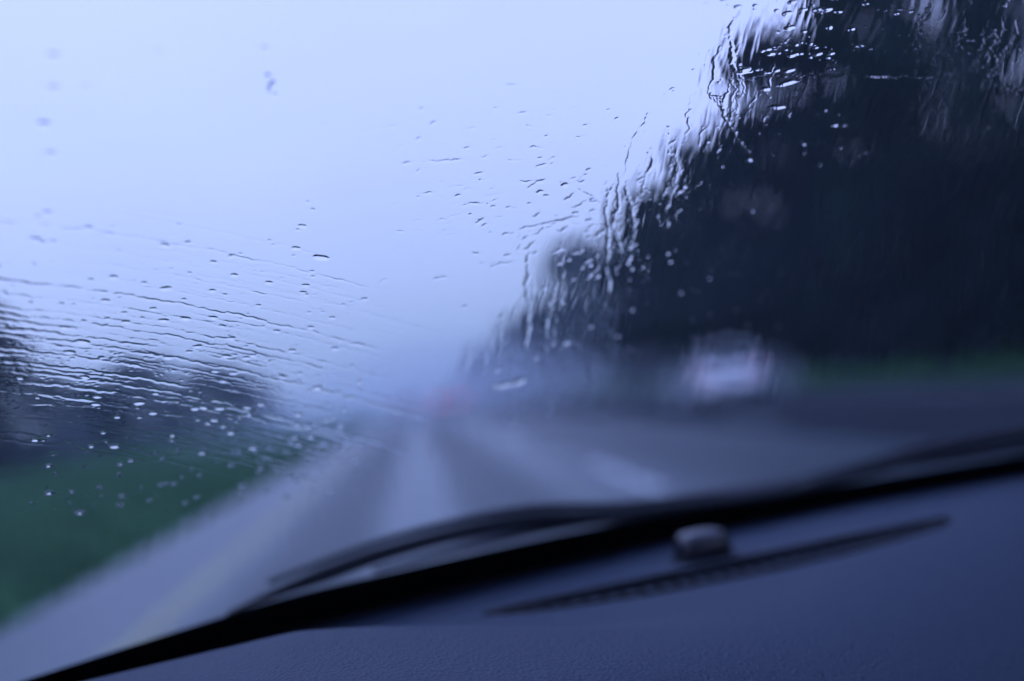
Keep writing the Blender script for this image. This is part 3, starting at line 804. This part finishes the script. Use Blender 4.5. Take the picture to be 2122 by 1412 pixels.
Hf += mm*.016*near_edge*fnoise(8, 3.2, math.pi/2+.12, 21)
Hf += mm*.007*near_edge*fnoise(7, 1.5, math.pi/2+.18, 22)
Hf += mm*.006*rightside*fnoise(20, 3.0, math.pi/2+.35, 23)*sm(800, 300, PY)
Hf += mm*.007*rightside*fnoise(12, 4.0, math.pi/2+.1, 26)*sm(1000, 800, PY)
Hf += mm*.0018*sm(980, 820, PY)*leftlow*fnoise(70, 2.0, .16, 24)
Hf += mm*.0018*fnoise(30, 6.0, .3, 25)*sm(480, 700, PY)
Hf += mm*.0026*sm(620, 760, PY)*fnoise(9, 2.6, math.pi/2, 31)
Hf += mm*.0012*fnoise(18, 4, .2, 27)
# soften by one cell
K = Hf.copy()
Hf[1:-1, 1:-1] = (K[1:-1, 1:-1]*8+(K[:-2, 1:-1]+K[2:, 1:-1]+K[1:-1, :-2]+K[1:-1, 2:])*1)/12
Hf = np.maximum(Hf+.15, .02)*1e-3

# normal of the glass
e = 1e-4
dX = glass_pt(X+e, Vv)-BASE; dV = glass_pt(X, Vv+e)-BASE
N = np.cross(dX, dV); N /= np.linalg.norm(N, axis=-1, keepdims=True)
N = np.where(N[..., 2:3] < 0, -N, N)
BOT = BASE + N*.0008
TOP = BOT + N*Hf[..., None]
# closed body: top sheet, coarse-free bottom made of the same border
step = 8
ri = np.unique(np.append(np.arange(0, NR, step), NR-1)); ci = np.unique(np.append(np.arange(0, NC, step), NC-1))
BT = BOT[np.ix_(ri, ci)]
nr, nc = BT.shape[:2]
Vall = np.concatenate([TOP.reshape(-1, 3), BT.reshape(-1, 3)])
i1 = np.arange(NR*NC).reshape(NR, NC); i2 = NR*NC+np.arange(nr*nc).reshape(nr, nc)
# row 0 is the top of the glass (v large): x to the right, rows downwards -> outward normal from (right x down) is flipped
q1 = np.stack([i1[:-1, :-1], i1[:-1, 1:], i1[1:, 1:], i1[1:, :-1]], -1).reshape(-1, 4)
q2 = np.stack([i2[:-1, :-1], i2[1:, :-1], i2[1:, 1:], i2[:-1, 1:]], -1).reshape(-1, 4)
rain = quads('rain_water', Vall, np.concatenate([q1, q2]), M_water)
tag(rain, kind='stuff')

# ------------------------------------------------------------------ dashboard
dash = empty('dashboard', (XC, .4, ZB))
tag(dash, 'grained dark dashboard top under the windscreen, with a long demister slot', 'dashboard')
DO = np.array([-XC, -.4, -ZB])
v0, v1 = at_ground(1008, 1272, ZB-.002), at_ground(1962, 1074, ZB-.002)
vd = v1-v0; vl = math.hypot(vd[0], vd[1]); vd = vd/vl; vn = np.array([-vd[1], vd[0], 0])
def vent_coords(x, y):
    dx, dy = x-v0[0], y-v0[1]
    return (dx*vd[0]+dy*vd[1])/vl, dx*vn[0]+dy*vn[1]
def vent_top(t): return .005*np.sin(np.pi*np.clip(t, 0, 1))**.6
def vent_bot(t): return -.044*np.sin(np.pi*np.clip(t, 0, 1))**.55
def sm0(t): t = np.clip(t, 0, 1); return t*t*(3-2*t)
def dash_z(x, y):
    crease = .515 - .02*(x+.1) + .10*np.clip(-x-.02, 0, 1)
    t = np.clip((crease+.03-y)/.065, 0, 1)
    pad = (.031-.015*np.clip((-.07-x)/.14, 0, 1.3))*t*t*(3-2*t)*(1-sm0((x+.08)/.26))
    fall = -.35*np.clip(.16-y, 0, 1)**1.5
    s_ = np.clip((x-.12)*.66-(y-.47)*.75, 0, .3); fall = fall - 3.6*s_*s_
    foot = -.0005*np.clip((y-base_y(x)+.05)/.05, 0, 1)**2
    return pad+fall+foot
ta = np.linspace(0, 1, 230)**.8; xa = np.linspace(-.36, 1.47, 520)
DX, TA = np.meshgrid(xa, ta)
DY = -.05 + (base_y(DX)-.001+.05)*TA
DZ = dash_z(DX, DY)
t_, n_ = vent_coords(DX, DY)
inside = (t_ > 0) & (t_ < 1) & (n_ < vent_top(t_)) & (n_ > vent_bot(t_))
DZ = np.where(inside, DZ-.019, DZ)
grid_mesh('dashboard_top', np.stack([DX, DY, ZB+DZ-.002], -1)+DO, M_dash, dash)
def vent_pt(t, n, dz=0):
    p = v0[:2]+vd[:2]*vl*t+vn[:2]*n
    return Vector((p[0]-XC, p[1]-.4, float(dash_z(np.array(p[0]), np.array(p[1])))-.002+dz))
vent = empty('demister_vent', (0, 0, 0)); vent.parent = dash
# rim of the vent and a dark floor
rimpts = [vent_pt(t, float(vent_top(t)), .0005) for t in np.linspace(0, 1, 40)] + [vent_pt(t, float(vent_bot(t)), .0005) for t in np.linspace(1, 0, 40)[1:]]
bm_obj('vent_rim', sweep(rimpts, circ(.0016, 6)), M_plastic, vent)
fl = np.array([[np.array(vent_pt(t, float(vent_top(t))+.001, -.016)), np.array(vent_pt(t, float(vent_bot(t))-.001, -.016))] for t in np.linspace(.002, .998, 60)])
grid_mesh('vent_floor', fl, M_black, vent)
for f in (.30, .56, .80):
    pts = [vent_pt(t, float(vent_top(t)*(1-f)+vent_bot(t)*f), -.0035) for t in np.linspace(.04, .96, 40)]
    bm_obj('slat', sweep(pts, [(-.0013, -.004), (.0013, -.004), (.0013, .003), (-.0013, .003)]), M_slat, vent, smooth=False)
rib = None
for k_, t in enumerate(np.linspace(.05, .95, 28)):
    a, b = float(vent_top(t)), float(vent_bot(t))
    pts = [vent_pt(t, a*.1+b*.9 if k_ % 2 else b*.97, -.001), vent_pt(t, a*.3+b*.7, -.0015), vent_pt(t, a*.5+b*.5, -.002)]
    bm_obj('rib', sweep(pts, [(-.0013, -.003), (.0013, -.003), (.0013, .002), (-.0013, .002)]), M_dash, vent, smooth=False)

# light sensor on the dash: rounded dome on a dark collar
sp = at_ground(1458, 1148, ZB)
sens = empty('light_sensor', (sp[0]-XC, sp[1]-.4, .005)); sens.parent = dash
sens.rotation_euler.z = math.atan2(vd[1], vd[0])
def superdome(a, b, h, n=28, k=14, e=.5, z0=0.0, w0=1.0):
    P = []
    for i in range(k+1):
        ph = math.pi/2*i/k; cr = math.cos(ph)**.45; z = h*math.sin(ph)**.75
        P.append([(a*cr*math.copysign(abs(math.cos(t))**e, math.cos(t)), b*cr*math.copysign(abs(math.sin(t))**e, math.sin(t)), z0+z) for t in np.linspace(0, 2*math.pi, n+1)])
    return np.array(P)
grid_mesh('sensor_dome', superdome(.0190, .0125, .0145, z0=-.003), M_sensor, sens)
grid_mesh('sensor_collar', superdome(.0225, .0165, .005, z0=-.009), M_black, sens)

# ------------------------------------------------------------------ wipers lying at the foot of the glass, outside
def on_glass(px, py, lift):
    x, v = glass_hit(np.array(float(px)), np.array(float(py)))
    p = glass_pt(x, v); return Vector(p)+Vector((0, .53, .85))*lift
def smooth_poly(pts, n):
    P = np.array([tuple(p) for p in pts]); s = np.concatenate([[0], np.cumsum(np.linalg.norm(np.diff(P, axis=0), axis=1))])
    t = np.linspace(0, s[-1], n); Q = np.stack([np.interp(t, s, P[:, i]) for i in range(3)], -1)
    for _ in range(6): Q[1:-1] = (Q[:-2]+2*Q[1:-1]+Q[2:])/4
    return [Vector(q) for q in Q]
def wiper(label, blade_px, arm_px, lift=.008):
    root = empty('windscreen_wiper', tuple(on_glass(*arm_px[0], lift))); tag(root, label, 'wiper', 'wipers parked at the foot of the windscreen')
    o = Vector(root.location)
    bl = smooth_poly([on_glass(a, b, lift)-o for a, b in blade_px], 50)
    bm_obj('blade', sweep(bl, lambda t: [(a*(.2+.8*min(1, t*7, (1-t)*7)), b*(.2+.8*min(1, t*7, (1-t)*7))) for a, b in [(-.0022, -.005), (.0022, -.005), (.003, .001), (.0015, .004), (-.0015, .004), (-.003, .001)]]), M_rubber, root)
    bm_obj('spine', sweep([p+Vector((0, .004, .007)) for p in bl[3:-3]], lambda t: circ(.0032*(1-.5*abs(2*t-1)), 8)), M_plastic, root)
    ar = smooth_poly([on_glass(a, b, lift+.012)-o for a, b in arm_px], 36)
    bm_obj('arm', sweep(ar, lambda t: circ(.012*(1-.88*t)+.0008, 8, 1.2, .9)), M_plastic, root)
wiper('left parked wiper, its blade bowed up over the road in the middle of the view',
      [(470, 1300), (560, 1258), (760, 1181), (900, 1140), (1020, 1112), (1120, 1096), (1300, 1088), (1560, 1054)],
      [(1650, 1062), (1400, 1098), (1180, 1132), (1040, 1168), (930, 1200), (780, 1242)])
wiper('right parked wiper, only its thin blade showing above the black band at right',
      [(1600, 1050), (1760, 1006), (1900, 968), (2060, 933), (2200, 906), (2350, 880)],
      [(2500, 915), (2300, 940), (2122, 968), (1900, 1008)])

# ------------------------------------------------------------------ haze: the rainy air
hm = bpy.data.materials.new('rain_mist'); hm.use_nodes = True; hn = hm.node_tree; hn.nodes.clear()
ho = hn.nodes.new('ShaderNodeOutputMaterial'); pv = hn.nodes.new('ShaderNodeVolumePrincipled')
pv.inputs['Color'].default_value = (.72, .85, 1, 1); pv.inputs['Density'].default_value = .0009
pv.inputs['Anisotropy'].default_value = .2
hn.links.new(pv.outputs[0], ho.inputs['Volume'])
b = bmesh.new(); bmesh.ops.create_cube(b, size=1, matrix=Matrix.Translation((0, 260, 14)) @ Matrix.Diagonal((560, 560, 31, 1)))
hz = bm_obj('haze', b, hm, smooth=False); tag(hz, kind='stuff')


def spray(name, c, r, dens):
    m = bpy.data.materials.new(name); m.use_nodes = True; n = m.node_tree; n.nodes.clear()
    o = n.nodes.new('ShaderNodeOutputMaterial'); p = n.nodes.new('ShaderNodeVolumePrincipled')
    p.inputs['Color'].default_value = (.85, .9, 1, 1); p.inputs['Density'].default_value = dens
    n.links.new(p.outputs[0], o.inputs['Volume'])
    b = bmesh.new(); bmesh.ops.create_icosphere(b, subdivisions=3, radius=1)
    for v in b.verts: v.co = Vector((c[0]+v.co.x*r[0], c[1]+v.co.y*r[1], max(.02, c[2]+v.co.z*r[2])))
    tag(bm_obj(name, b, m), kind='stuff')
spray('road_spray', (1.5, 98, .3), (15, 58, 6.0), .008)
spray('road_spray', (2.0, 80, .2), (17, 58, 3.0), .0045)
spray('wheel_spray', (8.35, 26.0, .5), (2.0, 2.6, .85), .07)
